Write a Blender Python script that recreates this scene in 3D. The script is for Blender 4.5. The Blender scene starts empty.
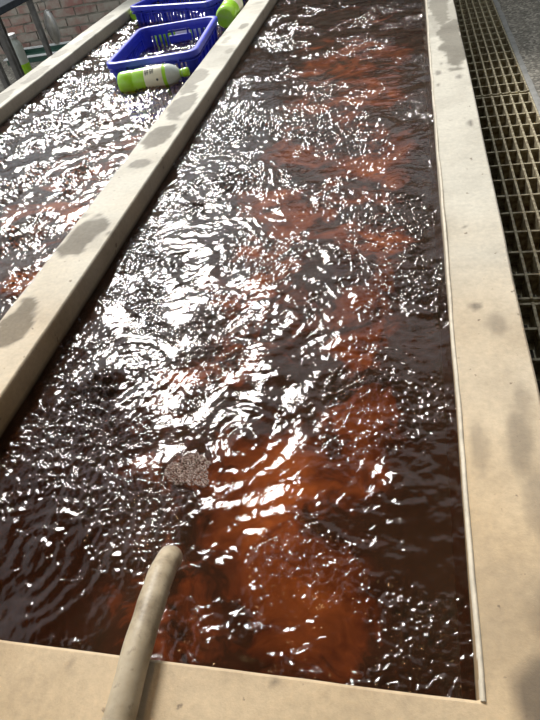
import bpy, math, random
import numpy as np
from mathutils import Matrix, Vector

S = 0.65                      # every length below is in units of the camera's height above the tank walls (0.65 m)
scene = bpy.context.scene
col = scene.collection

# ------------------------------------------------------------------ camera
cam_d = bpy.data.cameras.new('camera')
cam_d.sensor_fit = 'VERTICAL'; cam_d.sensor_height = 36.0; cam_d.lens = 29.15
cam_d.clip_start = 0.01
cam = bpy.data.objects.new('camera', cam_d); col.objects.link(cam)
cam.matrix_world = Matrix(((0.97183614, 0.00403365, 0.23562311, 0.0),
                           (0.16861608, 0.68659496, -0.70721707, 0.0),
                           (-0.16463031, 0.72702895, 0.66657765, 1.0 * S),
                           (0, 0, 0, 1)))
scene.camera = cam

# ------------------------------------------------------------------ sky, sun, exposure
world = bpy.data.worlds.new('sky'); scene.world = world; world.use_nodes = True
wn = world.node_tree.nodes; wn.clear()
bg = wn.new('ShaderNodeBackground'); wo = wn.new('ShaderNodeOutputWorld')
bg.inputs['Color'].default_value = (0.90, 0.96, 1.0, 1); bg.inputs['Strength'].default_value = 1.25
world.node_tree.links.new(bg.outputs[0], wo.inputs[0])

sun_d = bpy.data.lights.new('sun', 'SUN'); sun_d.energy = 5.6; sun_d.angle = math.radians(15)
sun_d.color = (1.0, 0.97, 0.91)
sun = bpy.data.objects.new('sun', sun_d); col.objects.link(sun)
SUN_FROM = Vector((-0.38, 0.68, 0.62))
sun.rotation_euler = SUN_FROM.to_track_quat('Z', 'Y').to_euler()
sun.location = SUN_FROM * 8

vs = scene.view_settings
vs.view_transform = 'Standard'; vs.look = 'None'; vs.gamma = 1.0; vs.exposure = 0.0
vs.use_curve_mapping = False

# ------------------------------------------------------------------ numpy noise
def _hash(ix, iy, seed):
    h = (ix.astype(np.int64) * 374761393 + iy.astype(np.int64) * 668265263 + seed * 974634777) & 0x7fffffff
    h = ((h ^ (h >> 13)) * 1274126177) & 0x7fffffff
    return ((h ^ (h >> 16)) & 0xffff) / 65535.0
def vnoise(x, y, seed=0):
    x = np.asarray(x, float); y = np.asarray(y, float)
    ix = np.floor(x); iy = np.floor(y); fx = x - ix; fy = y - iy
    fx = fx * fx * (3 - 2 * fx); fy = fy * fy * (3 - 2 * fy)
    a = _hash(ix, iy, seed); b = _hash(ix + 1, iy, seed); c = _hash(ix, iy + 1, seed); d = _hash(ix + 1, iy + 1, seed)
    return (a * (1 - fx) + b * fx) * (1 - fy) + (c * (1 - fx) + d * fx) * fy
def fbm(x, y, scale, seed=0, octs=4):
    s = 0; a = 0.5; t = 0
    for o in range(octs):
        s = s + a * vnoise(x * scale * 2 ** o, y * scale * 2 ** o, seed + o * 17); t += a; a *= 0.5
    return s / t
def sstep(a, b, x):
    t = np.clip((x - a) / (b - a), 0, 1); return t * t * (3 - 2 * t)

# ------------------------------------------------------------------ mesh helpers
class MB:
    """collects vertices and faces, in scene units; build() links them as ONE mesh object"""
    def __init__(s): s.v = []; s.f = []
    def add(s, verts, faces):
        o = len(s.v); s.v.extend([tuple(p) for p in verts]); s.f.extend([tuple(i + o for i in f) for f in faces]); return s
    def box(s, lo, hi):
        x0, y0, z0 = lo; x1, y1, z1 = hi
        return s.add([(x0, y0, z0), (x1, y0, z0), (x1, y1, z0), (x0, y1, z0), (x0, y0, z1), (x1, y0, z1), (x1, y1, z1), (x0, y1, z1)],
                     [(0, 3, 2, 1), (4, 5, 6, 7), (0, 1, 5, 4), (1, 2, 6, 5), (2, 3, 7, 6), (3, 0, 4, 7)])
    def hexa(s, p):     # eight corners in box order
        return s.add(p, [(0, 3, 2, 1), (4, 5, 6, 7), (0, 1, 5, 4), (1, 2, 6, 5), (2, 3, 7, 6), (3, 0, 4, 7)])
    def tube(s, pts, radii, n=12, cap=True):
        pts = [Vector(p) for p in pts]
        if not hasattr(radii, '__len__'): radii = [radii] * len(pts)
        up = None; rings = []
        for i, p in enumerate(pts):
            t = (pts[min(i + 1, len(pts) - 1)] - pts[max(i - 1, 0)]).normalized()
            if up is None: up = t.orthogonal().normalized()
            up = (up - t * up.dot(t)).normalized(); side = t.cross(up)
            rings.append([p + (up * math.cos(2 * math.pi * k / n) + side * math.sin(2 * math.pi * k / n)) * radii[i] for k in range(n)])
        v = [q for r in rings for q in r]; f = []
        for i in range(len(pts) - 1):
            for k in range(n):
                a = i * n + k; b = i * n + (k + 1) % n
                f.append((a, b, b + n, a + n))
        if cap:
            f.append(tuple(range(n))[::-1]); f.append(tuple((len(pts) - 1) * n + k for k in range(n)))
        return s.add(v, f)
    def lathe(s, prof, n=24, M=Matrix()):     # prof: (radius, axial) list along local Z
        v = []; f = []
        for r, z in prof:
            for k in range(n):
                a = 2 * math.pi * k / n; v.append(M @ Vector((r * math.cos(a), r * math.sin(a), z)))
        for i in range(len(prof) - 1):
            for k in range(n):
                a = i * n + k; b = i * n + (k + 1) % n; f.append((a, b, b + n, a + n))
        f.append(tuple(range(n))[::-1]); f.append(tuple((len(prof) - 1) * n + k for k in range(n)))
        return s.add(v, f)
    def build(s, name, mat, parent=None, origin=None, smooth=False, sharp=40, bevel=0):
        o = np.array(origin if origin is not None else (parent['_o'] if parent is not None else (0, 0, 0)), float)
        me = bpy.data.meshes.new(name)
        me.from_pydata(((np.array(s.v, float) - o) * S).tolist(), [], s.f); me.update()
        return finish(name, me, mat, parent, o, smooth, sharp, bevel)

def finish(name, me, mat, parent, o, smooth=False, sharp=40, bevel=0):
    ob = bpy.data.objects.new(name, me); col.objects.link(ob)
    if mat is not None: me.materials.append(mat)
    ob['_o'] = [float(q) for q in o]
    if parent is None: ob.location = Vector(o) * S
    else:
        ob.parent = parent
        ob.location = (Vector(o) - Vector(parent['_o'])) * S
    if smooth:
        me.shade_smooth()
        if sharp < 180: me.set_sharp_from_angle(angle=math.radians(sharp))
    if bevel:
        b = ob.modifiers.new('bevel', 'BEVEL'); b.width = bevel * S; b.segments = 2; b.limit_method = 'ANGLE'; b.angle_limit = math.radians(50)
    return ob

def grid_mesh(name, X, Y, Z, attrs=None):
    """height-field mesh from 2-D arrays"""
    ny, nx = X.shape
    co = np.stack([X, Y, Z], -1).reshape(-1, 3).astype(np.float32) * S
    idx = np.arange(nx * ny).reshape(ny, nx)
    q = np.stack([idx[:-1, :-1], idx[:-1, 1:], idx[1:, 1:], idx[1:, :-1]], -1).reshape(-1, 4)
    me = bpy.data.meshes.new(name)
    me.vertices.add(len(co)); me.vertices.foreach_set('co', co.ravel())
    me.loops.add(q.size); me.loops.foreach_set('vertex_index', q.ravel().astype(np.int32))
    me.polygons.add(len(q)); me.polygons.foreach_set('loop_start', np.arange(0, q.size, 4, dtype=np.int32))
    me.update(calc_edges=True); me.validate()
    for k, a in (attrs or {}).items(): set_attr(me, k, a.ravel())
    return me
def set_attr(me, name, vals):
    at = me.attributes.new(name, 'FLOAT', 'POINT'); at.data.foreach_set('value', np.asarray(vals, np.float32))

def tag(o, label=None, cat=None, group=None, kind=None):
    if label: o['label'] = label
    if cat: o['category'] = cat
    if group: o['group'] = group
    if kind: o['kind'] = kind
    return o
def thing(name, loc, label, cat, group=None):
    e = bpy.data.objects.new(name, None); col.objects.link(e)
    e.location = Vector(loc) * S; e['_o'] = [float(q) for q in loc]; e.empty_display_size = 0.05
    return tag(e, label, cat, group)

# ------------------------------------------------------------------ materials
def newmat(name):
    m = bpy.data.materials.new(name); m.use_nodes = True
    nt = m.node_tree; b = nt.nodes['Principled BSDF']
    return m, nt, b
class N:
    def __init__(s, nt): s.nt = nt
    def __call__(s, t, **kw):
        n = s.nt.nodes.new(t)
        for k, v in kw.items(): setattr(n, k, v)
        return n
    def link(s, a, b): s.nt.links.new(a, b)
    def coord(s): return s('ShaderNodeTexCoord').outputs['Object']
    def noise(s, scale, detail=4, rough=0.55, vec=None, dist=0):
        n = s('ShaderNodeTexNoise'); n.inputs['Scale'].default_value = scale; n.inputs['Detail'].default_value = detail
        n.inputs['Roughness'].default_value = rough; n.inputs['Distortion'].default_value = dist
        s.link(vec if vec is not None else s.coord(), n.inputs['Vector']); return n.outputs['Fac']
    def ramp(s, fac, stops):
        r = s('ShaderNodeValToRGB'); el = r.color_ramp.elements
        while len(el) < len(stops): el.new(0.5)
        for e, (p, c) in zip(el, stops): e.position = p; e.color = (c[0], c[1], c[2], 1) if hasattr(c, '__len__') else (c, c, c, 1)
        s.link(fac, r.inputs[0]); return r.outputs[0]
    def mix(s, fac, a, b, mode='MIX'):
        m = s('ShaderNodeMix', data_type='RGBA', blend_type=mode)
        for inp, v in ((m.inputs[0], fac), (m.inputs[6], a), (m.inputs[7], b)):
            if hasattr(v, 'is_linked') or hasattr(v, 'links'): s.link(v, inp)
            elif hasattr(v, '__len__'): inp.default_value = (v[0], v[1], v[2], 1)
            elif inp.type == 'RGBA': inp.default_value = (v, v, v, 1)
            else: inp.default_value = v
        return m.outputs[2]
    def math(s, op, a, b=0.0):
        m = s('ShaderNodeMath', operation=op)
        for inp, v in ((m.inputs[0], a), (m.inputs[1], b)):
            if hasattr(v, 'links'): s.link(v, inp)
            else: inp.default_value = v
        return m.outputs[0]
    def attr(s, name): return s('ShaderNodeAttribute', attribute_name=name).outputs['Fac']
    def bump(s, h, strength, dist, target):
        b = s('ShaderNodeBump'); b.inputs['Strength'].default_value = strength; b.inputs['Distance'].default_value = dist
        s.link(h, b.inputs['Height']); s.link(b.outputs[0], target.inputs['Normal'])

def plain(name, c, rough=0.5, metal=0.0, var=0.15, scale=25, c2=None, spec=0.5, bump=0.0):
    m, nt, b = newmat(name); n = N(nt)
    c2 = c2 or tuple(q * (1 - var * 2) for q in c)
    f = n.noise(scale, 5, 0.6)
    n.link(n.ramp(f, [(0.35, c2), (0.62, c)]), b.inputs['Base Color'])
    b.inputs['Roughness'].default_value = rough; b.inputs['Metallic'].default_value = metal
    b.inputs['Specular IOR Level'].default_value = spec
    if bump: n.bump(f, bump, 0.004, b)
    return m

def concrete_mat():
    m, nt, b = newmat('tank_concrete'); n = N(nt)
    big = n.noise(5, 6, 0.6); fine = n.noise(90, 5, 0.7); grit = n.noise(420, 2, 0.6)
    c = n.ramp(big, [(0.28, (0.43, 0.395, 0.33)), (0.5, (0.57, 0.535, 0.455)), (0.72, (0.65, 0.61, 0.52))])
    c = n.mix(0.35, c, n.ramp(fine, [(0.3, 0.35), (0.7, 0.95)]), 'MULTIPLY')
    tan = n.attr('tan'); c = n.mix(tan, c, n.mix(1.0, c, (1.02, 0.80, 0.56), 'MULTIPLY'))  # tint stands for warm light at the near end
    # dark grime blotches with shapes of their own
    st = n.attr('stain'); c = n.mix(n.math('MULTIPLY', st, 0.8), c, (0.075, 0.06, 0.048))
    speck = n.ramp(n.noise(62, 3, 0.5), [(0.69, 0.0), (0.73, 1.0)])
    c = n.mix(n.math('MULTIPLY', speck, 0.75), c, (0.16, 0.12, 0.085))
    # wet patches, and shade painted on the side faces
    w = n.attr('wet_shade'); c = n.mix(w, c, n.mix(1.0, c, (0.40, 0.39, 0.38), 'MULTIPLY'))
    c = n.mix(n.attr('murk_dim'), c, (0.016, 0.014, 0.008))     # murky water's dimming painted below the waterline
    n.link(c, b.inputs['Base Color'])
    r = n.mix(w, n.ramp(fine, [(0.3, 0.62), (0.7, 0.85)]), 0.5)
    n.link(r, b.inputs['Roughness'])
    n.link(n.mix(w, 0.30, 0.03), b.inputs['Specular IOR Level'])
    h = n.math('ADD', n.math('MULTIPLY', fine, 0.7), n.math('MULTIPLY', grit, 0.3))
    n.bump(h, 0.25, 0.003, b)
    return m
M = {}
M['concrete'] = concrete_mat()
M['bead'] = plain('cement_bead', (0.54, 0.48, 0.38), 0.7, var=0.12, scale=40, bump=0.2)
M['roof'] = plain('roof_sheet', (0.10, 0.10, 0.10), 0.7, var=0.2, scale=6)
M['shade_wall'] = plain('added_shade_wall', (0.20, 0.19, 0.17), 0.85, var=0.2, scale=4)  # for the unseen walls added to block light
M['steel_dark'] = plain('painted_steel', (0.17, 0.165, 0.16), 0.45, 0.4, var=0.2, scale=30)
M['black_rubber'] = plain('black_rubber', (0.015, 0.015, 0.017), 0.45)
M['grating'] = plain('grating_steel', (0.50, 0.45, 0.30), 0.65, 0.2, scale=55, c2=(0.15, 0.10, 0.055))
M['frame_steel'] = plain('frame_steel', (0.27, 0.265, 0.25), 0.6, 0.2, var=0.15, scale=30)
M['mud'] = plain('trench_mud', (0.06, 0.045, 0.03), 0.5, var=0.25, scale=12)
M['blue'] = plain('blue_plastic', (0.022, 0.035, 0.52), 0.38, var=0.08, scale=14)
M['green'] = plain('green_bottle', (0.36, 0.72, 0.02), 0.22, var=0.06, scale=20, c2=(0.42, 0.66, 0.10))
M['green_pale'] = plain('pale_green_plastic', (0.50, 0.72, 0.28), 0.25, var=0.06)
M['clear'] = plain('milky_plastic', (0.62, 0.66, 0.60), 0.2, var=0.08)
M['label'] = plain('cream_label', (0.86, 0.80, 0.58), 0.45, var=0.03)
M['ink'] = plain('black_ink', (0.02, 0.02, 0.018), 0.5)
M['white'] = plain('white_enamel', (0.72, 0.73, 0.72), 0.4, var=0.08)
M['tray'] = plain('green_tray', (0.03, 0.085, 0.06), 0.35, var=0.15)
M['silver'] = plain('dull_aluminium', (0.66, 0.66, 0.64), 0.4, 0.5, var=0.15, scale=18)

# ================================================================== the tank
XR0, XR1 = 0.10, 0.272        # wall between the big tank and the grating
XD0, XD1 = -1.268, -1.077     # wall between the tanks
XL0, XL1 = -2.662, -2.480     # far wall of the second tank
YF0, YF1 = 0.10, 0.321        # wall at the near end
YB0, YB1 = 6.42, 6.60
ZW = -0.08                    # water level
ZF = -0.50                    # floor around the tank
ZB = -0.42                    # bed of the tanks

def axis_lines(breaks, step):
    out = []
    for a, b in zip(breaks[:-1], breaks[1:]):
        k = max(1, int(round((b - a) / step))); out += list(np.linspace(a, b, k, endpoint=False))
    return np.array(out + [breaks[-1]])
xs = axis_lines([XL0, XL1, XD0, XD1, XR0, XR1], 0.0125)
ys = axis_lines([YF0, YF1, YB0, YB1], 0.0125)
GX, GY = np.meshgrid(xs, ys)
cx = 0.5 * (xs[:-1] + xs[1:]); cy = 0.5 * (ys[:-1] + ys[1:])
CX, CY = np.meshgrid(cx, cy)
inwater = (CY > YF1) & (CY < YB0) & (((CX > XL1) & (CX < XD0)) | ((CX > XD1) & (CX < XR0)))
solid = ~inwater
used = np.zeros(GX.shape, bool)
for dy in (0, 1):
    for dx in (0, 1):
        used[dy:dy + solid.shape[0], dx:dx + solid.shape[1]] |= solid
vid = np.full(GX.shape, -1); vid[used] = np.arange(used.sum())
wob = 0.006
PX = GX + wob * (fbm(GX, GY, 3.0, 5) - 0.5); PY = GY + wob * (fbm(GX, GY, 3.0, 9) - 0.5)
PZ = 0.006 * (fbm(GX, GY, 2.0, 21) - 0.5) + 0.003 * (fbm(GX, GY, 14.0, 22) - 0.5)
V = np.stack([PX[used], PY[used], PZ[used]], -1).tolist()
F = []; sy_, sx_ = solid.shape
jj, ii = np.nonzero(solid)
for j, i in zip(jj, ii): F.append((vid[j, i], vid[j, i + 1], vid[j + 1, i + 1], vid[j + 1, i]))
low = {}
DEPTHS = (-.012, -.062, -.082, ZF - 0.02)
def lowv(a):
    if a not in low:
        low[a] = len(V); x, y, z = V[a]
        for d in DEPTHS: V.append([x, y, d])
    return low[a]
def side(a, b):
    p, q = lowv(a), lowv(b)
    F.append((b, a, p, q))
    for k in range(len(DEPTHS) - 1): F.append((q + k, p + k, p + k + 1, q + k + 1))
P = np.pad(solid, 1)
for j, i in zip(jj, ii):
    a, b, c, d = vid[j, i], vid[j, i + 1], vid[j + 1, i + 1], vid[j + 1, i]
    if not P[j, i + 1]: side(a, b)
    if not P[j + 2, i + 1]: side(c, d)
    if not P[j + 1, i]: side(d, a)
    if not P[j + 1, i + 2]: side(b, c)
Vn = np.array(V); vx_, vy_ = Vn[:, 0], Vn[:, 1]
me = bpy.data.meshes.new('wall_tank'); me.from_pydata((Vn * S).tolist(), [], [tuple(int(q) for q in f) for f in F]); me.update()
# damp patches, grime, warm near light painted as tan: places on the concrete (x, y, radius x, radius y, strength)
wet_spots = [(-1.205, 1.235, .075, .12, 1), (-1.19, 1.73, .075, .17, 1), (-1.165, 2.34, .055, .045, .9), (-1.185, 2.64, .075, .13, 1),
             (-1.17, 3.03, .07, .17, .9), (-1.215, 3.45, .06, .22, .8), (-1.12, 3.93, .03, .06, .8), (-1.14, 4.5, .03, .08, .8), (-1.20, 4.2, .03, .10, .5),
             (0.225, 3.55, .07, .40, .9), (0.18, 4.25, .06, .30, .9), (0.22, 4.9, .08, .30, .8), (0.14, 3.95, .03, .12, .6),
             (-2.60, 3.5, .07, .25, .8), (-2.55, 4.0, .05, .2, .8), (-2.6, 4.45, .06, .12, .8), (-2.53, 4.85, .04, .25, .7), (-2.6, 5.4, .07, .2, .6)]
stain_spots = [(0.205, 0.34, .055, .085, 1), (0.235, 0.44, .05, .11, .8), (0.213, 0.80, .026, .10, .6), (0.232, .68, .026, .10, .55), (0.135, 0.80, .016, .07, .45),
               (0.208, 1.185, .018, .035, .5), (0.162, 1.262, .012, .014, .9), (0.166, 1.661, .006, .008, .8), (0.235, .92, .02, .06, .4),
               (0.13, 3.07, .012, .03, .8), (0.222, 2.985, .014, .03, .8), (0.125, 2.91, .006, .015, .8), (0.233, 2.442, .009, .03, .9), (0.15, 3.2, .006, .02, .6),
               (-0.215, 0.312, .012, .007, .8), (-.58, .30, .01, .006, .5), (-1.09, 1.75, .008, .012, .8)]
def spots(lst, seed, edge=0.25, fx=7.0, rag=0.7):
    a = np.zeros(len(Vn))
    for k, (x, y, rx, ry, s) in enumerate(lst):
        d = np.sqrt(((vx_ - x) / rx) ** 2 + ((vy_ - y) / ry) ** 2) + rag * (fbm(vx_, vy_, fx, seed + k * 3) - 0.5) * 2
        a = np.maximum(a, s * (1 - sstep(1 - edge, 1 + edge, d)))
    return a
wet_shade = spots(wet_spots, 40, 0.07, 11.0, .62)
wet_shade = np.maximum(wet_shade, 0.55 * sstep(3.1, 4.2, vy_) * sstep(0.50, 0.60, fbm(vx_, vy_, 3.5, 77)))
wet_shade[Vn[:, 2] < -.008] = 0.45; wet_shade[Vn[:, 2] < -.05] = 0.7     # shade of the side faces painted in as splash damp
murk_dim = (Vn[:, 2] < -.07).astype(float)  # submerged faces darkened to stand for light lost in murky water
stain = np.maximum(spots(stain_spots, 140, 0.45, 12.0, .6), 0.30 * sstep(.56, .75, fbm(vx_, vy_, 4.0, 301)) * sstep(1.6, .6, vy_))
tan = np.where(Vn[:, 2] < -.008, 0.35, 0) + np.clip(1.05 - 0.45 * vy_ + 0.8 * (fbm(vx_, vy_, 2.0, 88) - 0.5), 0, 1); tan = np.clip(tan, 0, 1)  # warm near light and side-face shade painted in as tan
set_attr(me, 'wet_shade', wet_shade); set_attr(me, 'stain', stain); set_attr(me, 'tan', tan); set_attr(me, 'murk_dim', murk_dim)
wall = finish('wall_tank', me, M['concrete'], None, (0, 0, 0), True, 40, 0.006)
tag(wall, kind='structure')

# pale cement bead along the inner edge of the wall beside the grating
mb = MB(); yy = np.arange(YF1 - 0.003, YB0, 0.05); prof = [(-.0055, -.020), (-.0055, .001), (-.002, .003), (.001, .003), (.003, -.001)]
for k, y in enumerate(yy):
    j = 0.009 * (fbm(np.array([y]), np.array([0.]), 5.0, 61)[0] - 0.5); z = 0.004 * (fbm(np.array([y]), np.array([3.]), 3.0, 62)[0] - .5)
    for (dx, dz) in prof: mb.v.append((XR0 + 0.004 + dx + j, y, dz + z))
L_ = len(prof)
for k in range(len(yy) - 1):
    for q in range(L_ - 1): a = k * L_ + q; mb.f.append((a, a + 1, a + 1 + L_, a + L_))
mb.f.append(tuple(range(L_))[::-1])
ob = mb.build('edge_bead', M['bead'], wall, smooth=True, sharp=70)

# beds
def bed_mat():
    m, nt, b = newmat('silty_bed'); n = N(nt)
    co = n.coord(); mp = n('ShaderNodeMapping'); n.link(co, mp.inputs[0])
    warp = n('ShaderNodeTexNoise'); warp.inputs['Scale'].default_value = 7; warp.inputs['Detail'].default_value = 3; n.link(mp.outputs[0], warp.inputs['Vector'])
    mx = n('ShaderNodeVectorMath', operation='MULTIPLY_ADD'); n.link(warp.outputs['Color'], mx.inputs[0]); mx.inputs[1].default_value = (.22, .22, 0); n.link(mp.outputs[0], mx.inputs[2])
    f = n.noise(4.6, 4, 0.55, mx.outputs[0])
    g = n.noise(14, 4, 0.6, mx.outputs[0])
    a = n.attr('clay')
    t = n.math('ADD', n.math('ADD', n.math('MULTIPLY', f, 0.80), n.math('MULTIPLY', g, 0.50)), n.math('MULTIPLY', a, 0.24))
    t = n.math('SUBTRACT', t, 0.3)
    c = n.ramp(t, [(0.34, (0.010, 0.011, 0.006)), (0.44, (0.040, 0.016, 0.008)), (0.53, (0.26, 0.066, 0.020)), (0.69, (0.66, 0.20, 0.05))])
    n.link(c, b.inputs['Base Color']); b.inputs['Roughness'].default_value = 0.9
    return m
M['bed'] = bed_mat()
stones_big = [(-.82, 1.06), (-.80, .51), (-.234, .53), (-.834, 1.64), (-.115, 1.05), (-.23, 1.655), (-.783, 2.81), (-.06, 2.12), (-.772, 3.33),
              (-.46, 1.30), (-.40, .86), (-.44, 2.0), (-.45, 2.7), (.0, .75), (.02, 1.38), (.03, 1.75), (-.78, 2.22), (-.12, 2.72), (-.12, 3.3), (-.77, 3.9), (-.12, 3.9), (-.77, 4.5), (-.12, 4.5), (-.77, 5.1), (-.12, 5.1), (-.45, 5.7)]
stones_second = [(-1.62, 1.35), (-1.62, 1.95), (-1.60, 2.55), (-1.65, 3.1), (-2.15, 1.7), (-2.12, 2.35), (-2.12, 3.0), (-2.15, 3.6), (-2.2, 4.3), (-1.5, 5.0), (-2.0, 5.4)]
clay_big = [(-.45, 1.75, .35, .7), (-.62, 2.6, .35, .6), (-.75, 1.1, .25, .35), (-.5, .95, .25, .6), (-.22, .60, .30, .95), (-.33, .95, .30, .7), (-.12, 1.15, .24, .75), (-.25, 1.7, .38, .8), (-.55, 1.35, .28, .55), (-.15, 2.3, .32, .95), (-.2, 3.0, .42, 1.0), (-.45, 2.4, .38, .75), (-.25, 3.9, .48, 1.0), (-.4, 4.8, .5, 1.0), (-.6, 3.3, .3, .6), (-.55, .75, .2, .35), (-.75, .62, .12, .15)]
clay_second = [(-1.7, 2.0, .4, .7), (-1.9, 2.8, .5, .8), (-1.8, 3.6, .4, .6), (-2.0, 1.6, .4, .6)]
def bed(name, x0, x1, clay):
    bx, by = np.meshgrid(np.linspace(x0 - .01, x1 + .01, 60), np.linspace(YF1 - .01, YB0 + .01, 240))
    a = np.zeros(bx.shape)
    for (x, y, r, s) in clay: a = np.maximum(a, s * np.exp(-((bx - x) ** 2 + (by - y) ** 2) / (r * r) * 1.4))
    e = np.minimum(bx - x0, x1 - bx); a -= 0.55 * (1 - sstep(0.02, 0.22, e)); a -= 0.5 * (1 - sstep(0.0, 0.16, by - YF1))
    z = ZB + 0.10 * (fbm(bx, by, 3.0, 12) - 0.3)
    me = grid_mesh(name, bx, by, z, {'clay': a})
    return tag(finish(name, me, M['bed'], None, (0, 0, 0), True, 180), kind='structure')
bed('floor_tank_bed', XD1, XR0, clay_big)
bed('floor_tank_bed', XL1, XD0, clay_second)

# ------------------------------------------------------------------ water
def water_mat():
    m = bpy.data.materials.new('rippling_water'); m.use_nodes = True; nt = m.node_tree; nt.nodes.clear(); n = N(nt)
    out = n('ShaderNodeOutputMaterial')
    tr = n('ShaderNodeBsdfTransparent'); tr.inputs[0].default_value = (0.93, 0.80, 0.66, 1)
    di = n('ShaderNodeBsdfDiffuse'); di.inputs[0].default_value = (0.075, 0.023, 0.010, 1)
    gl = n('ShaderNodeBsdfGlossy'); gl.inputs['Color'].default_value = (1, 1, 1, 1); gl.inputs['Roughness'].default_value = 0.075
    bp = n('ShaderNodeBump'); bp.inputs['Strength'].default_value = 0.12; bp.inputs['Distance'].default_value = 0.0022
    n.link(n.noise(130, 4, 0.6, dist=1.4), bp.inputs['Height'])
    n.link(bp.outputs[0], gl.inputs['Normal'])
    fr = n('ShaderNodeFresnel'); fr.inputs['IOR'].default_value = 1.33; n.link(bp.outputs[0], fr.inputs['Normal'])
    m1 = n('ShaderNodeMixShader'); m1.inputs[0].default_value = 0.22; n.link(tr.outputs[0], m1.inputs[1]); n.link(di.outputs[0], m1.inputs[2])
    m2 = n('ShaderNodeMixShader'); n.link(fr.outputs[0], m2.inputs[0]); n.link(m1.outputs[0], m2.inputs[1]); n.link(gl.outputs[0], m2.inputs[2])
    n.link(m2.outputs[0], out.inputs[0])
    return m
M['water'] = water_mat()
def band(rng, nx, ny, dx, dy, l0, l1, power=-1.0):
    """random surface whose wavelengths lie between l0 and l1, unit slope variance"""
    kx = np.fft.fftfreq(nx, dx)[None, :]; ky = np.fft.fftfreq(ny, dy)[:, None]
    k = np.sqrt(kx * kx + ky * ky); k[0, 0] = 1e9
    A = np.where((k > 1 / l1) & (k < 1 / l0), k ** power, 0.0)
    f = np.fft.ifft2(np.fft.fft2(rng.standard_normal((ny, nx))) * A).real
    gy, gx = np.gradient(f, dy, dx)
    return f / np.sqrt((gx ** 2 + gy ** 2).mean())
def water(x0, x1, step, stones, seed, calm, label, gain=1.0):
    rng = np.random.default_rng(seed)
    nx = int((x1 - x0) / step) + 1; ny = int((YB0 - YF1) / step) + 1
    wx, wy = np.meshgrid(np.linspace(x0, x1, nx), np.linspace(YF1, YB0, ny))
    wx = wx.copy(); wy = wy.copy()
    long_ = band(rng, nx, ny, step, step, 0.09, 0.32, -1.5)
    mid = band(rng, nx, ny, step, step, 0.024, 0.075, -1.2)
    fine = band(rng, nx, ny, step, step, max(0.009, 2.2 * step), 0.024, -1.0)
    act = np.full(wx.shape, calm)
    ring = np.zeros(wx.shape)
    # warp the distance so that rings are ragged
    wpx = 0.10 * (fbm(wx, wy, 6.0, seed + 3) - 0.5); wpy = 0.10 * (fbm(wx, wy, 6.0, seed + 5) - 0.5)
    for k, (x, y) in enumerate(stones):
        r = np.hypot(wx + wpx - x, wy + wpy - y); amp = 0.75 + 0.5 * rng.random()
        R = 0.17 * (0.85 + 0.4 * rng.random())
        act = np.maximum(act, amp * np.exp(-(r / (R * 1.35)) ** 2))
        lam = 0.040 + 0.014 * rng.random()
        ring += amp * 0.0026 * np.exp(-(r / (R * 1.25)) ** 2) * np.sin(2 * np.pi * r / lam + 6.28 * rng.random())
        ring += amp * 0.012 * np.exp(-(r / 0.045) ** 2)
    patch = sstep(0.44, 0.60, fbm(wx, wy, 7.0, seed + 11, 3))
    h = 0.08 * long_ * (0.5 + 0.5 * np.clip(act, 0, 1)) + 0.34 * mid * act * (0.25 + 0.75 * patch) + 0.72 * fine * act * (0.14 + 0.86 * patch) + ring * (0.4 + 0.6 * patch)
    me = grid_mesh('tank_water', wx, wy, ZW + gain * h)
    o = finish('tank_water', me, M['water'], None, (0, 0, 0), True, 180)
    return tag(o, label, 'water', kind='stuff')
water(XD1 - .004, XR0 + .004, 0.0040, stones_big, 4, 0.52, 'dark rusty bubbling water in the concrete tank beside the steel grating')
water(XL1 - .004, XD0 + .004, 0.0085, stones_second, 8, 0.95, 'bright rippled water in the concrete tank where the blue crates float', 0.95)

# ================================================================== ground, trench and grating
def floor_mat():
    m, nt, b = newmat('aggregate_floor'); n = N(nt)
    vor = n('ShaderNodeTexVoronoi'); vor.inputs['Scale'].default_value = 85; n.link(n.coord(), vor.inputs['Vector'])
    sp = n.ramp(vor.outputs['Color'], [(0.1, (0.10, 0.088, 0.07)), (0.55, (0.20, 0.18, 0.145)), (0.92, (0.46, 0.42, 0.35))])
    big = n.ramp(n.noise(4, 5, 0.6), [(0.3, 0.62), (0.7, 1.0)])
    c = n.mix(1.0, sp, big, 'MULTIPLY'); n.link(c, b.inputs['Base Color']); b.inputs['Roughness'].default_value = 0.75
    n.bump(vor.outputs['Distance'], 0.4, 0.004, b)
    return m
M['floor'] = floor_mat()
XG0, XG1 = XR1 + 0.012, 0.735
mb = MB(); mb.box((XG1 + 0.030, -2.0, ZF - 0.35), (4.5, 9.0, ZF)); tag(mb.build('floor', M['floor']), kind='structure')
mb = MB(); mb.box((-8.0, -2.0, ZF - 0.35), (XL0 - 0.0, 9.0, ZF)); tag(mb.build('floor', M['floor']), kind='structure')
mb = MB(); mb.box((XL0, YB1, ZF - 0.35), (XR1, 9.0, ZF)); tag(mb.build('floor', M['floor']), kind='structure')
mb = MB(); mb.box((XL0, -2.0, ZF - 0.35), (XR1, YF0, ZF)); tag(mb.build('floor', M['floor']), kind='structure')
mb = MB(); mb.box((XR1 - .05, -2.0, ZF - 0.36), (XG1 + .06, 9.0, ZF - 0.24)); tag(mb.build('floor_trench', M['mud']), kind='structure')
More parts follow.
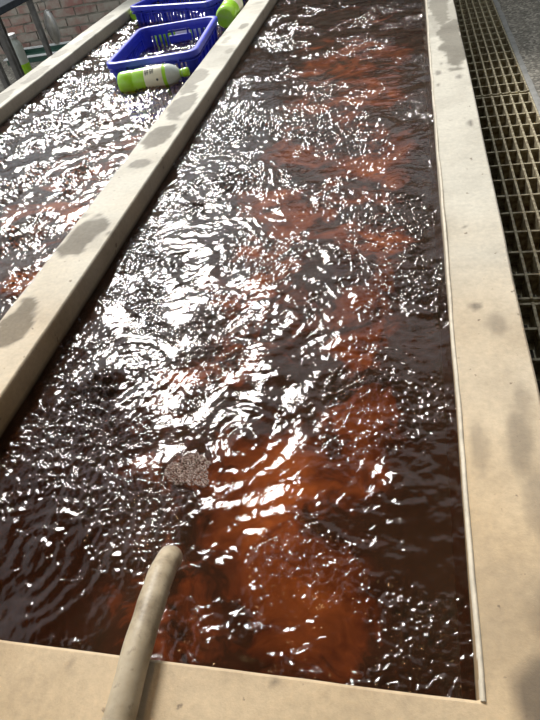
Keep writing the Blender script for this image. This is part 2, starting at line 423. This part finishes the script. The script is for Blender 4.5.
# steel angle along the floor edge, its rim a little knocked about
mb = MB(); yy = np.arange(0.0, 8.0, 0.06)
for y in yy:
    j = 0.016 * (fbm(np.array([y]), np.array([1.]), 5.0, 70)[0] - 0.5)
    for p in ((XG1, ZF - .22), (XG1, ZF + .010), (XG1 + .012, ZF + .012), (XG1 + .036 + j, ZF + .012), (XG1 + .040 + j, ZF - .01)): mb.v.append((p[0], y, p[1]))
for k in range(len(yy) - 1):
    for q in range(4): a = k * 5 + q; mb.f.append((a, a + 5, a + 6, a + 1))
tag(mb.build('trim_1', M['frame_steel'], smooth=True, sharp=30), kind='structure')

nb = 9; pitch = (XG1 - XG0 - 0.008) / (nb - 1); cpitch = 0.164
bar_w, bar_h = 0.011, 0.11
def grating(y0, n_cross, label):
    ln = n_cross * cpitch
    t = thing('floor_grating', ((XG0 + XG1) / 2, y0, ZF - bar_h), label, 'grating', 'steel gratings over the trench')
    bm = None
    for k in range(nb):
        x = XG0 + 0.004 + k * pitch
        if bm is None:
            m_ = MB().box((x - bar_w / 2, y0, ZF - bar_h), (x + bar_w / 2, y0 + ln - 0.012, ZF + .004)); bm = m_.build('bearing_bar', M['grating'], t); x_first = x
        else:
            c = bm.copy(); col.objects.link(c); c.parent = t; c.location = bm.location + Vector((x - x_first, 0, 0)) * S
    cm = None
    for k in range(n_cross + 1):
        y = y0 + min(k * cpitch, ln - 0.012 - bar_w / 2) if k else y0 + bar_w / 2
        if cm is None:
            cm = MB().box((XG0, y - .006, ZF - 0.10), (XG1 - .002, y + .006, ZF)).build('cross_bar', M['grating'], t); y_first = y
        else:
            c = cm.copy(); col.objects.link(c); c.parent = t; c.location = cm.location + Vector((0, y - y_first, 0)) * S
    return t
grating(-0.05, 12, 'rusty steel grating panel over the trench, at the dark stained corner of the tank')
grating(1.93, 13, 'rusty steel grating panel over the trench, middle one of three')
grating(4.08, 17, 'rusty steel grating panel over the trench, end one by the brick wall')

# ================================================================== brick wall at the far end
YW = 7.0
def brick_mat():
    m, nt, b = newmat('old_brick'); n = N(nt)
    info = n('ShaderNodeObjectInfo'); co = n.coord()
    add = n('ShaderNodeVectorMath', operation='ADD'); n.link(co, add.inputs[0]); n.link(info.outputs['Location'], add.inputs[1])
    base = n.ramp(info.outputs['Random'], [(0.0, (0.22, 0.11, 0.09)), (0.35, (0.28, 0.14, 0.115)), (0.7, (0.26, 0.18, 0.15)), (1.0, (0.36, 0.14, 0.10))])
    ls = n.ramp(n.noise(9, 6, 0.65, add.outputs[0]), [(0.38, 0.0), (0.58, 0.9)])
    c = n.mix(ls, base, (0.33, 0.30, 0.25)); n.link(c, b.inputs['Base Color']); b.inputs['Roughness'].default_value = 0.9
    n.bump(n.noise(60, 4, 0.6), 0.5, 0.004, b); return m
M['brick'] = brick_mat()
M['mortar'] = plain('lime_mortar', (0.32, 0.30, 0.25), 0.95, var=0.2, scale=14, bump=0.4)
WALL_H = 1.2
mb = MB(); mb.box((-7.0, YW, ZF - .02), (4.5, YW + 0.22, WALL_H)); wb = mb.build('wall_back', M['mortar'], origin=(-3.5, YW, ZF)); tag(wb, kind='structure')
bl, bh, jn = 0.262, 0.075, 0.018
rng = random.Random(5); variants = []
def brick_mesh(w):
    m_ = MB(); e = 0.006; r = lambda: rng.uniform(-e, e)
    x0, x1, y0, y1, z0, z1 = -w / 2, w / 2, -0.012, 0.03, -bh / 2, bh / 2
    f_ = [(x0 + r(), y0, z0 + r()), (x1 + r(), y0, z0 + r()), (x1, y1, z0), (x0, y1, z0), (x0 + r(), y0, z1 + r()), (x1 + r(), y0, z1 + r()), (x1, y1, z1), (x0, y1, z1)]
    return m_.hexa(f_)
for k in range(5): variants.append(brick_mesh(bl))
cache = {}
for row in range(13):
    z = ZF + 0.02 + bh / 2 + row * (bh + jn); off = (row % 2) * 0.5 * (bl + jn)
    for c_ in range(15):
        x = -6.2 + off + c_ * (bl + jn); k = rng.randrange(5); dy = rng.uniform(-.006, .004)
        if k not in cache:
            o = variants[k].build('brick', M['brick'], None, origin=(0, 0, 0)); o.parent = wb; cache[k] = o
        else:
            o = cache[k].copy(); col.objects.link(o)
        o.location = (Vector((x, YW + dy, z)) - Vector(wb['_o'])) * S
        o.rotation_euler = (0, rng.uniform(-.01, .01), 0)

# ================================================================== unseen roof over the near end, shaped for its shade and dark reflection in the water
mb = MB(); ROOF_Z = 3.4; rx0, rx1, ry0, ry1 = -3.2, 4.5, -4.0, 3.5
nw = 120
for k in range(nw + 1):
    x = rx0 + (rx1 - rx0) * k / nw; z = ROOF_Z + 0.03 * math.sin(k * math.pi / 2)
    mb.v += [(x, ry0, z), (x, ry1, z)]
for k in range(nw): mb.f.append((2 * k, 2 * k + 1, 2 * k + 3, 2 * k + 2))
roof = mb.build('ceiling', M['roof'], smooth=True, sharp=180); tag(roof, kind='structure')
sm = roof.modifiers.new('thickness', 'SOLIDIFY'); sm.thickness = 0.006
MB_w = MB(); MB_w.box((rx1 - .2, ry0, ZF - .3), (rx1, 7.0, ROOF_Z)); tag(MB_w.build('shade_wall_right', M['shade_wall']), kind='structure')  # unseen wall added to cut ambient light on the grating
MB_w = MB(); MB_w.box((rx0, ry0, ZF - .3), (rx1, ry0 + .2, ROOF_Z)); tag(MB_w.build('shade_wall_front', M['shade_wall']), kind='structure')  # unseen wall added behind the camera to close off ambient light
MB_w = MB(); MB_w.box((-1.5, 7.0, WALL_H), (rx1, 7.2, 1.9)); tag(MB_w.build('unseen_sky_block', M['shade_wall']), kind='structure')  # unseen wall added and sized to darken the far water's reflections
for y in (-2.0, -.5, 1.0, 2.5): MB().box((rx0, y, ROOF_Z - .16), (rx1, y + .06, ROOF_Z - .05)).build('purlin', M['steel_dark'], roof)

# ================================================================== hose
def hose_mat():
    m, nt, b = newmat('old_hose'); n = N(nt)
    c = n.ramp(n.noise(22, 6, 0.65), [(0.30, (0.17, 0.125, 0.075)), (0.50, (0.36, 0.295, 0.20)), (0.75, (0.46, 0.385, 0.275))])
    g = n.ramp(n.noise(120, 3, 0.5), [(0.62, 0.0), (0.75, 0.6)]); c = n.mix(g, c, (0.13, 0.095, 0.06))
    n.link(c, b.inputs['Base Color']); b.inputs['Roughness'].default_value = 0.5
    n.bump(n.noise(60, 3), 0.15, 0.003, b); return m
M['hose'] = hose_mat()
M['hose_in'] = plain('hose_bore', (0.03, 0.022, 0.015), 0.7)
ctrl = [(-.435, -0.35, .030), (-.438, .0, .030), (-.443, .217, .030), (-.449, .312, .030), (-.453, .376, .024), (-.458, .42, .014), (-.466, .468, -.005), (-.473, .508, -.030), (-.478, .532, -.052)]
def spline(c, n=8):
    c = [Vector(q) for q in c]; out = []
    for i in range(len(c) - 1):
        p0, p1, p2, p3 = c[max(i - 1, 0)], c[i], c[i + 1], c[min(i + 2, len(c) - 1)]
        for k in range(n):
            t = k / n
            out.append(0.5 * ((2 * p1) + (p2 - p0) * t + (2 * p0 - 5 * p1 + 4 * p2 - p3) * t * t + (3 * p1 - p0 - 3 * p2 + p3) * t ** 3))
    return out + [c[-1]]
hp = spline(ctrl)
ht = thing('water_hose', (-.45, .2, 0), 'thick tan rubber hose lying over the tank edge into the water', 'hose')
rad = [0.0252 + 0.0005 * math.sin(i * 0.55) for i in range(len(hp))]
for k, q in enumerate((0.97, 0.99, 0.985)): rad[-1 - k] = 0.0248 * q
m_ = MB(); m_.tube(hp, rad, 20, cap=False)
# rolled lip and bore at the open end
t = (hp[-1] - hp[-2]).normalized(); e = hp[-1]
m_.tube([e, e + t * .004, e + t * .005, e + t * .001, e - t * .05], [.0240, .0225, .0205, .0190, .0185], 20, cap=False)
m_.build('hose_body', M['hose'], ht, smooth=True, sharp=60)
MB().tube([e - t * .05, e - t * .049], [.0185, .0185], 20).build('hose_bore', M['hose_in'], ht)

# ================================================================== blue crates
def rrect(w, d, r, n=5):
    pts = []
    for (cx_, cy_, a0) in ((w / 2 - r, d / 2 - r, 0), (-w / 2 + r, d / 2 - r, 90), (-w / 2 + r, -d / 2 + r, 180), (w / 2 - r, -d / 2 + r, 270)):
        for k in range(n + 1):
            a = math.radians(a0 + 90 * k / n); pts.append((cx_ + r * math.cos(a), cy_ + r * math.sin(a)))
    return pts
def crate(loc, rz, label, W=0.63, D=0.89, Hc=0.40):
    """loc: centre of the rim's top face; W across, D along"""
    t = thing('plastic_crate', (loc[0], loc[1], loc[2] - Hc), label, 'crate', 'blue crates floating in the tank')
    t.rotation_euler.z = rz
    o3 = Vector(t['_o'])
    base = Vector((0, 0, Hc))
    def B(m_, name, par=t, **kw):
        m_.v = [tuple(Vector(v) + base + o3) for v in m_.v]; return m_.build(name, M['blue'], par, **kw)
    th = 0.016; taper = 0.10; r = 0.055
    def sec(z, off=0.0):      # rounded section at depth z below the rim
        k = taper * (-z); return rrect(W - 2 * off - 2 * .02 - k, D - 2 * off - 2 * .02 - k, r)
    # rim: rolled flange
    m_ = MB(); rings = []
    for (off, z) in ((-0.002, -.034), (-.02, -.034), (-.02, -.004), (-.014, 0), (.012, 0), (.016, -.004), (.016, -.034)):
        rings.append([(x, y, z) for x, y in rrect(W - .04 - 2 * off, D - .04 - 2 * off, r + .01 - off * .5)])
    nn = len(rings[0])
    m_.v = [p for rg in rings for p in rg]
    for i in range(len(rings)):
        for k in range(nn):
            a = i * nn + k; b = i * nn + (k + 1) % nn; c2 = ((i + 1) % len(rings)) * nn + (k + 1) % nn; d2 = ((i + 1) % len(rings)) * nn + k
            m_.f.append((a, d2, c2, b))
    B(m_, 'rim', smooth=True, sharp=50)
    # second ridge lower on the wall
    m_ = MB(); rings = []
    for (off, z) in ((0.002, -.050), (-.014, -.052), (-.014, -.058), (.002, -.062)): rings.append([(x, y, z) for x, y in sec(z, off)])
    m_.v = [p for rg in rings for p in rg]
    for i in range(len(rings) - 1):
        for k in range(nn): a = i * nn + k; b = i * nn + (k + 1) % nn; m_.f.append((a, a + nn, b + nn, b))
    B(m_, 'ridge', smooth=True, sharp=50)
    # rounded corner posts
    for q in range(4):
        m_ = MB(); zs = (-.03, -Hc + .01)
        for z in zs:
            for off in (0, th):
                s_ = sec(z, off); m_.v += [(x, y, z) for x, y in s_[q * 6:q * 6 + 6]]
        for k in range(5):
            m_.f.append((k, k + 12, k + 13, k + 1)); m_.f.append((6 + k, 7 + k, 19 + k, 18 + k))
        m_.f.append((0, 6, 18, 12)); m_.f.append((5, 17, 23, 11))
        B(m_, 'corner_post', smooth=True, sharp=50)
    # four side panels: solid bands with a grid of slots between, handle hole on the short ends
    for q in range(4):
        long_side = q in (0, 2); ln = (D if long_side else W) - .04 - 2 * r
        def pt(u, z, dep):    # u along the side, dep inward
            k = taper * (-z) / 2; h_ = ((W if long_side else D) / 2 - .02 - k - dep)
            return ((h_, u, z), (-u, h_, z), (-h_, -u, z), (u, -h_, z))[q]
        m_ = MB()
        def slab(u0, u1, z0, z1, d0=0.0, d1=th):
            m_.hexa([pt(u0, z0, d0), pt(u1, z0, d0), pt(u1, z0, d1), pt(u0, z0, d1), pt(u0, z1, d0), pt(u1, z1, d0), pt(u1, z1, d1), pt(u0, z1, d1)])
        hw = 0.085
        zt, z1, z2, z3 = -.03, -.062, -.175, -Hc + .03
        if long_side: slab(-ln / 2, ln / 2, z1, zt)
        else:
            slab(-ln / 2, -hw, z1, zt); slab(hw, ln / 2, z1, zt); slab(-hw, hw, -.046, zt); slab(-hw, hw, -.16, -.082)
        slab(-ln / 2, ln / 2, z2 - .02, z2); slab(-ln / 2, ln / 2, -Hc + .005, z3)
        nbar = int(ln / 0.034)
        for k in range(nbar + 1):
            u = -ln / 2 + ln * k / nbar
            if not long_side and abs(u) < hw - .01: pass
            else: slab(max(u - .0065, -ln / 2), min(u + .0065, ln / 2), z2, z1)
            slab(max(u - .0065, -ln / 2), min(u + .0065, ln / 2), z3, z2 - .02)
        pn = B(m_, 'side_panel')
        nr = 6 if long_side else 4
        for k in range(nr):
            u = -ln / 2 + ln * (k + .5) / nr; m_ = MB(); slab(u - .006, u + .006, -Hc + .01, -.03, -.013, 0.002); B(m_, 'rib', pn)
    # slatted bottom
    m_ = MB(); bw = W - .08 - taper * Hc; bd = D - .08 - taper * Hc
    for k in range(13): x = -bw / 2 + bw * k / 12; m_.box((x - .008, -bd / 2, -Hc), (x + .008, bd / 2, -Hc + .014))
    for k in range(19): y = -bd / 2 + bd * k / 18; m_.box((-bw / 2, y - .008, -Hc), (bw / 2, y + .008, -Hc + .014))
    B(m_, 'bottom_grid')
    return t
crate((-1.652, 4.265, 0.050), math.radians(4.5), 'blue slotted plastic crate with a labelled green bottle along its end')
crate((-1.885, 5.66, 0.050), math.radians(90 - 20), 'blue slotted plastic crate lying askew by the brick wall end')

# ================================================================== green bottles used as floats
def bottle(loc, ax, label, roll=0.0, L=0.44, R=0.068, text=False, group='green bottles floating round the crates'):
    """loc: middle of the base end; ax: axis direction towards the cap"""
    t = thing('plastic_bottle', loc, label, 'bottle', group)
    q = Vector(ax).normalized().to_track_quat('Z', 'Y').to_matrix().to_4x4() @ Matrix.Rotation(roll, 4, 'Z')
    Mx = Matrix.Translation(Vector(loc)) @ q
    pr = [(R * .55, .006), (R * .80, 0), (R * .95, .012), (R, .035), (R, .10), (R * .955, .112), (R * .955, .122), (R, .134), (R, .20), (R, .345), (R * .965, .352), (R * .97, .362),
          (R * .93, .385), (R * .78, .415), (R * .52, .440), (R * .32, .455), (R * .29, .470)]
    sc = L / 0.5; pr = [(r_, z_ * sc) for r_, z_ in pr]
    MB().lathe(pr, 28, Mx).build('bottle_body', M['green'], t, smooth=True, sharp=50)
    lab = MB().lathe([(R * 1.004, .205 * sc), (R * 1.012, .207 * sc), (R * 1.012, .338 * sc), (R * 1.004, .340 * sc)], 28, Mx).build('label', M['label'], t, smooth=True, sharp=50)
    MB().lathe([(R * .30, .468 * sc), (R * .36, .468 * sc), (R * .36, .474 * sc), (R * .30, .476 * sc)], 20, Mx).build('neck_ring', M['green_pale'], t, smooth=True, sharp=40)
    MB().lathe([(R * .36, .478 * sc), (R * .38, .480 * sc), (R * .38, .512 * sc), (R * .33, .518 * sc)], 20, Mx).build('cap', M['green'], t, smooth=True, sharp=40)
    sh = MB().lathe([(R * .975, .366 * sc), (R * .94, .386 * sc), (R * .79, .416 * sc), (R * .53, .441 * sc), (R * .33, .4555 * sc)], 28, Mx)
    sh.build('clear_shoulder', M['clear'], t, smooth=True, sharp=60)
    if text:
        def mark(z0, z1, a0, a1):
            m_ = MB(); n_ = 4; rr = R * 1.012 + .0008
            for k in range(n_ + 1):
                a = math.radians(a0 + (a1 - a0) * k / n_)
                for z_ in (z0, z1): m_.v.append(tuple(Mx @ Vector((rr * math.cos(a), rr * math.sin(a), z_ * sc))))
            for k in range(n_): m_.f.append((2 * k, 2 * k + 1, 2 * k + 3, 2 * k + 2))
            return m_
        # four small brush-written characters in a row and a round dot
        row_ = MB(); rg = random.Random(3)
        for c_ in range(4):
            z0 = .212 + c_ * .0185; wch = .0145
            for (u0, u1, v0, v1) in ((0, 1, .72, .90), (.1, .9, .36, .50), (.38, .58, 0, 1), (0, .22, .1, .75) if c_ % 2 else (.78, 1, .05, .6)):
                k_ = mark(z0 + u0 * wch, z0 + u1 * wch, 38 - 30 * v0 - c_ * 1.5, 38 - 30 * v1 - c_ * 1.5); row_.add(k_.v, k_.f)
        row_.build('lettering', M['ink'], lab)
        m_ = MB(); ctr = len(m_.v); rr = R * 1.012 + .0008
        for k in range(12):
            a = 2 * math.pi * k / 12; ang = math.radians(66) + .008 * math.sin(a) / rr
            m_.v.append(tuple(Mx @ Vector((rr * math.cos(ang), rr * math.sin(ang), (.300 + .008 * math.cos(a)) * sc))))
        m_.f.append(tuple(range(12))); m_.build('printed_dot', M['ink'], lab)
    return t
bottle((-1.80, 3.69, -0.045), (1, .10, .02), 'green bottle with cream label and clear shoulder, floating against the crate end', roll=math.radians(110), text=True)
bottle((-1.36, 4.84, -0.005), (.01, 1, .05), 'green bottle wedged between the crates and the divider wall', R=0.078, roll=2.0)
bottle((-1.93, 4.80, -0.060), (1, .07, 0), 'green bottle seen through the crate handle hole, between both crates', R=0.068, roll=1.0)
bottle((-2.425, 5.66, -0.045), (.03, 1, 0), 'green bottle between the askew crate and the pale outer wall', R=0.045, L=.40, roll=2.0)

# ================================================================== stand with dark top, behind the outer tank wall
tx = -3.09; tz = 0.270
tb = thing('work_stand', (-3.55, 4.9, ZF), 'dark grey topped steel stand with thin legs in front of the bricks', 'stand')
MB().box((-3.52, 3.7, tz), (tx, 5.9, tz + .05)).build('table_top', plain('dark_top', (0.045, 0.05, 0.06), 0.9, spec=0.05), tb, bevel=.006)
for (x, y) in ((-3.125, 5.22), (-3.125, 4.64), (-3.14, 4.46), (-3.48, 5.22), (-3.48, 3.8), (-3.15, 3.8)):
    MB().box((x - .020, y - .020, ZF), (x + .020, y + .020, tz)).build('leg', M['steel_dark'], tb)
# black cable hanging under the stand
cb = spline([(-3.40, 4.95, tz - .002), (-3.40, 4.96, .16), (-3.385, 4.97, .02), (-3.36, 4.98, -.16), (-3.33, 5.0, -.36), (-3.31, 5.0, ZF + .012)], 6)
tag(MB().tube(cb, .011, 8).build('power_cable', M['black_rubber'], origin=(-3.31, 5.0, ZF), smooth=True), 'black cable hanging down under the dark stand top', 'cable')
# dull metal oval dish on a wire
dh = thing('hanging_dish', (-3.07, 5.33, -.10), 'dull silver oval metal dish hanging on a wire by the bricks', 'dish')
m_ = MB(); n1, n2 = 24, 7
cen = Vector((-3.07, 5.33, .020)); up = Vector((0.03, 0, 1)).normalized(); nrm = Vector((.80, -.60, 0)).normalized(); sd = up.cross(nrm)
for sgn, dep in ((1, .045), (1, .035)):
    for i in range(n2 + 1):
        rr = i / n2
        for k in range(n1):
            a = 2 * math.pi * k / n1
            m_.v.append(cen + up * (.135 * rr * math.sin(a)) + sd * (.052 * rr * math.cos(a)) + nrm * (dep * (1 - rr ** 2.2)))
for L0 in (0, (n2 + 1) * n1):
    for i in range(n2):
        for k in range(n1):
            a = L0 + i * n1 + k; b = L0 + i * n1 + (k + 1) % n1
            m_.f.append((a, b, b + n1, a + n1) if L0 == 0 else (a, a + n1, b + n1, b))
for k in range(n1): a = n2 * n1 + k; b = n2 * n1 + (k + 1) % n1; c2 = (n2 + 1) * n1; m_.f.append((a, b, b + c2, a + c2))
m_.build('dish_bowl', M['silver'], dh, smooth=True, sharp=60)
rim = [cen + up * (.135 * math.sin(2 * math.pi * k / 28)) + sd * (.052 * math.cos(2 * math.pi * k / 28)) for k in range(29)]
MB().tube(rim, .006, 6, cap=False).build('dish_rim', M['silver'], dh, smooth=True)
MB().tube([cen + up * .135, cen + up * .19 + sd * .01, Vector((tx - .05, 5.36, tz))], .0035, 6).build('wire', M['steel_dark'], dh, smooth=True)
# milky jug with green liquid, green tray
jt = thing('plastic_jug', (-3.69, 5.6, ZF), 'milky plastic jug with bright green lower half behind the stand legs', 'jug')
J = Matrix.Translation((-3.69, 5.6, ZF)) @ Matrix.Scale(.85, 4)
MB().lathe([(.06, 0), (.085, .004), (.092, .03), (.092, .25)], 24, J).build('jug_lower', M['green'], jt, smooth=True, sharp=50)
MB().lathe([(.0921, .25), (.0925, .42), (.086, .46), (.062, .49), (.060, .52)], 24, J).build('jug_upper', M['clear'], jt, smooth=True, sharp=50)
MB().lathe([(.064, .515), (.070, .518), (.070, .55), (.062, .555)], 20, J).build('jug_lid', M['white'], jt, smooth=True, sharp=40)
tr_ = thing('shallow_tray', (-4.0, 6.7, ZF), 'dark green tray with a white rim on the floor by the brick wall', 'tray')
def frame(m_, x0, x1, y0, y1, z0, z1, w):
    m_.box((x0, y0, z0), (x1, y0 + w, z1)); m_.box((x0, y1 - w, z0), (x1, y1, z1)); m_.box((x0, y0 + w, z0), (x0 + w, y1 - w, z1)); m_.box((x1 - w, y0 + w, z0), (x1, y1 - w, z1))
m_ = MB(); frame(m_, -4.45, -3.62, 6.50, 6.90, ZF, ZF + .055, .02); m_.box((-4.43, 6.52, ZF), (-3.64, 6.88, ZF + .012)); m_.build('tray_body', M['tray'], tr_)
m_ = MB(); frame(m_, -4.47, -3.60, 6.48, 6.92, ZF + .055, ZF + .068, .045); m_.build('tray_rim', M['white'], tr_)

# ================================================================== foam and bubbles on the water
def foam_mat():
    m, nt, b = newmat('brown_foam'); n = N(nt)
    n.link(n.ramp(n.noise(140, 3), [(0.35, (0.12, 0.06, 0.04)), (0.65, (0.33, 0.24, 0.20))]), b.inputs['Base Color']); b.inputs['Roughness'].default_value = 0.22; return m
M['foam'] = foam_mat()
def blob(m_, c, r, n=8, h=0.75):
    o = len(m_.v)
    for (zz, rr) in ((-.35, .94), (.1, .995), (.55, .83), (.87, .5)):
        for k in range(n): a = 2 * math.pi * k / n; m_.v.append((c[0] + r * rr * math.cos(a), c[1] + r * rr * math.sin(a), c[2] + r * zz * h))
    m_.v.append((c[0], c[1], c[2] + r * h))
    for i in range(3):
        for k in range(n): a = o + i * n + k; b = o + i * n + (k + 1) % n; m_.f.append((a, b, b + n, a + n))
    for k in range(n): m_.f.append((o + 3 * n + k, o + 3 * n + (k + 1) % n, o + 4 * n))
rg = random.Random(11); m_ = MB(); cxf, cyf = -.510, .760
pts = []; tries = 0
while len(pts) < 520 and tries < 16000:
    tries += 1
    u, v = rg.uniform(-1, 1), rg.uniform(-1, 1)
    # lobed outline, tail towards the hose side
    an = math.atan2(v, u); d = math.hypot(u, v * 1.05) + 0.16 * math.sin(3 * an + .6) + 0.12 * math.sin(5 * an + 2.1) + 0.07 * math.sin(11 * an)
    if d > .95: continue
    x, y = cxf + u * .058, cyf + v * .050; r = rg.uniform(.0018, .0044)
    if all((x - a) ** 2 + (y - b) ** 2 > (0.72 * (r + c)) ** 2 for a, b, c in pts): pts.append((x, y, r))
for (x, y, r) in pts: blob(m_, (x, y, ZW + .008 + rg.uniform(-.001, .002)), r, 7)
fo = m_.build('foam_patch', M['foam'], origin=(cxf, cyf, ZW), smooth=True, sharp=180); tag(fo, 'brownish raft of fine foam floating on the dark water', 'foam', kind='stuff')

# ================================================================== warm lamp hanging under the roof
LP = Vector((-.55, .15, 2.35))
lt = thing('pendant_lamp', tuple(LP), 'enamel pendant lamp with a warm bulb under the roof', 'lamp')
MB().tube([LP + Vector((0, 0, .22)), (LP.x, LP.y, ROOF_Z - .02)], .008, 8).build('cord', M['black_rubber'], lt)
MB().lathe([(.03, .24), (.05, .22), (.06, .18), (.22, .05), (.225, .045), (.215, .048), (.055, .172), (.03, .18)], 28, Matrix.Translation(LP)).build('lamp_shade', M['white'], lt, smooth=True, sharp=60)
bm_, nt_, bs_ = newmat('warm_bulb'); bs_.inputs['Emission Color'].default_value = (1.0, 0.62, 0.25, 1); bs_.inputs['Emission Strength'].default_value = 30
MB().lathe([(.005, -.01), (.03, -.004), (.048, .02), (.055, .05), (.045, .09), (.025, .125), (.022, .17)], 20, Matrix.Translation(LP)).build('bulb', bm_, lt, smooth=True, sharp=180)
pl = bpy.data.lights.new('bulb_light', 'POINT'); pl.energy = 4.2; pl.color = (1.0, 0.66, 0.32); pl.shadow_soft_size = 0.05
po = bpy.data.objects.new('bulb_light', pl); col.objects.link(po); po.parent = lt; po.location = (0, 0, -.03 * S)

for o in list(bpy.data.objects):
    if '_o' in o: del o['_o']
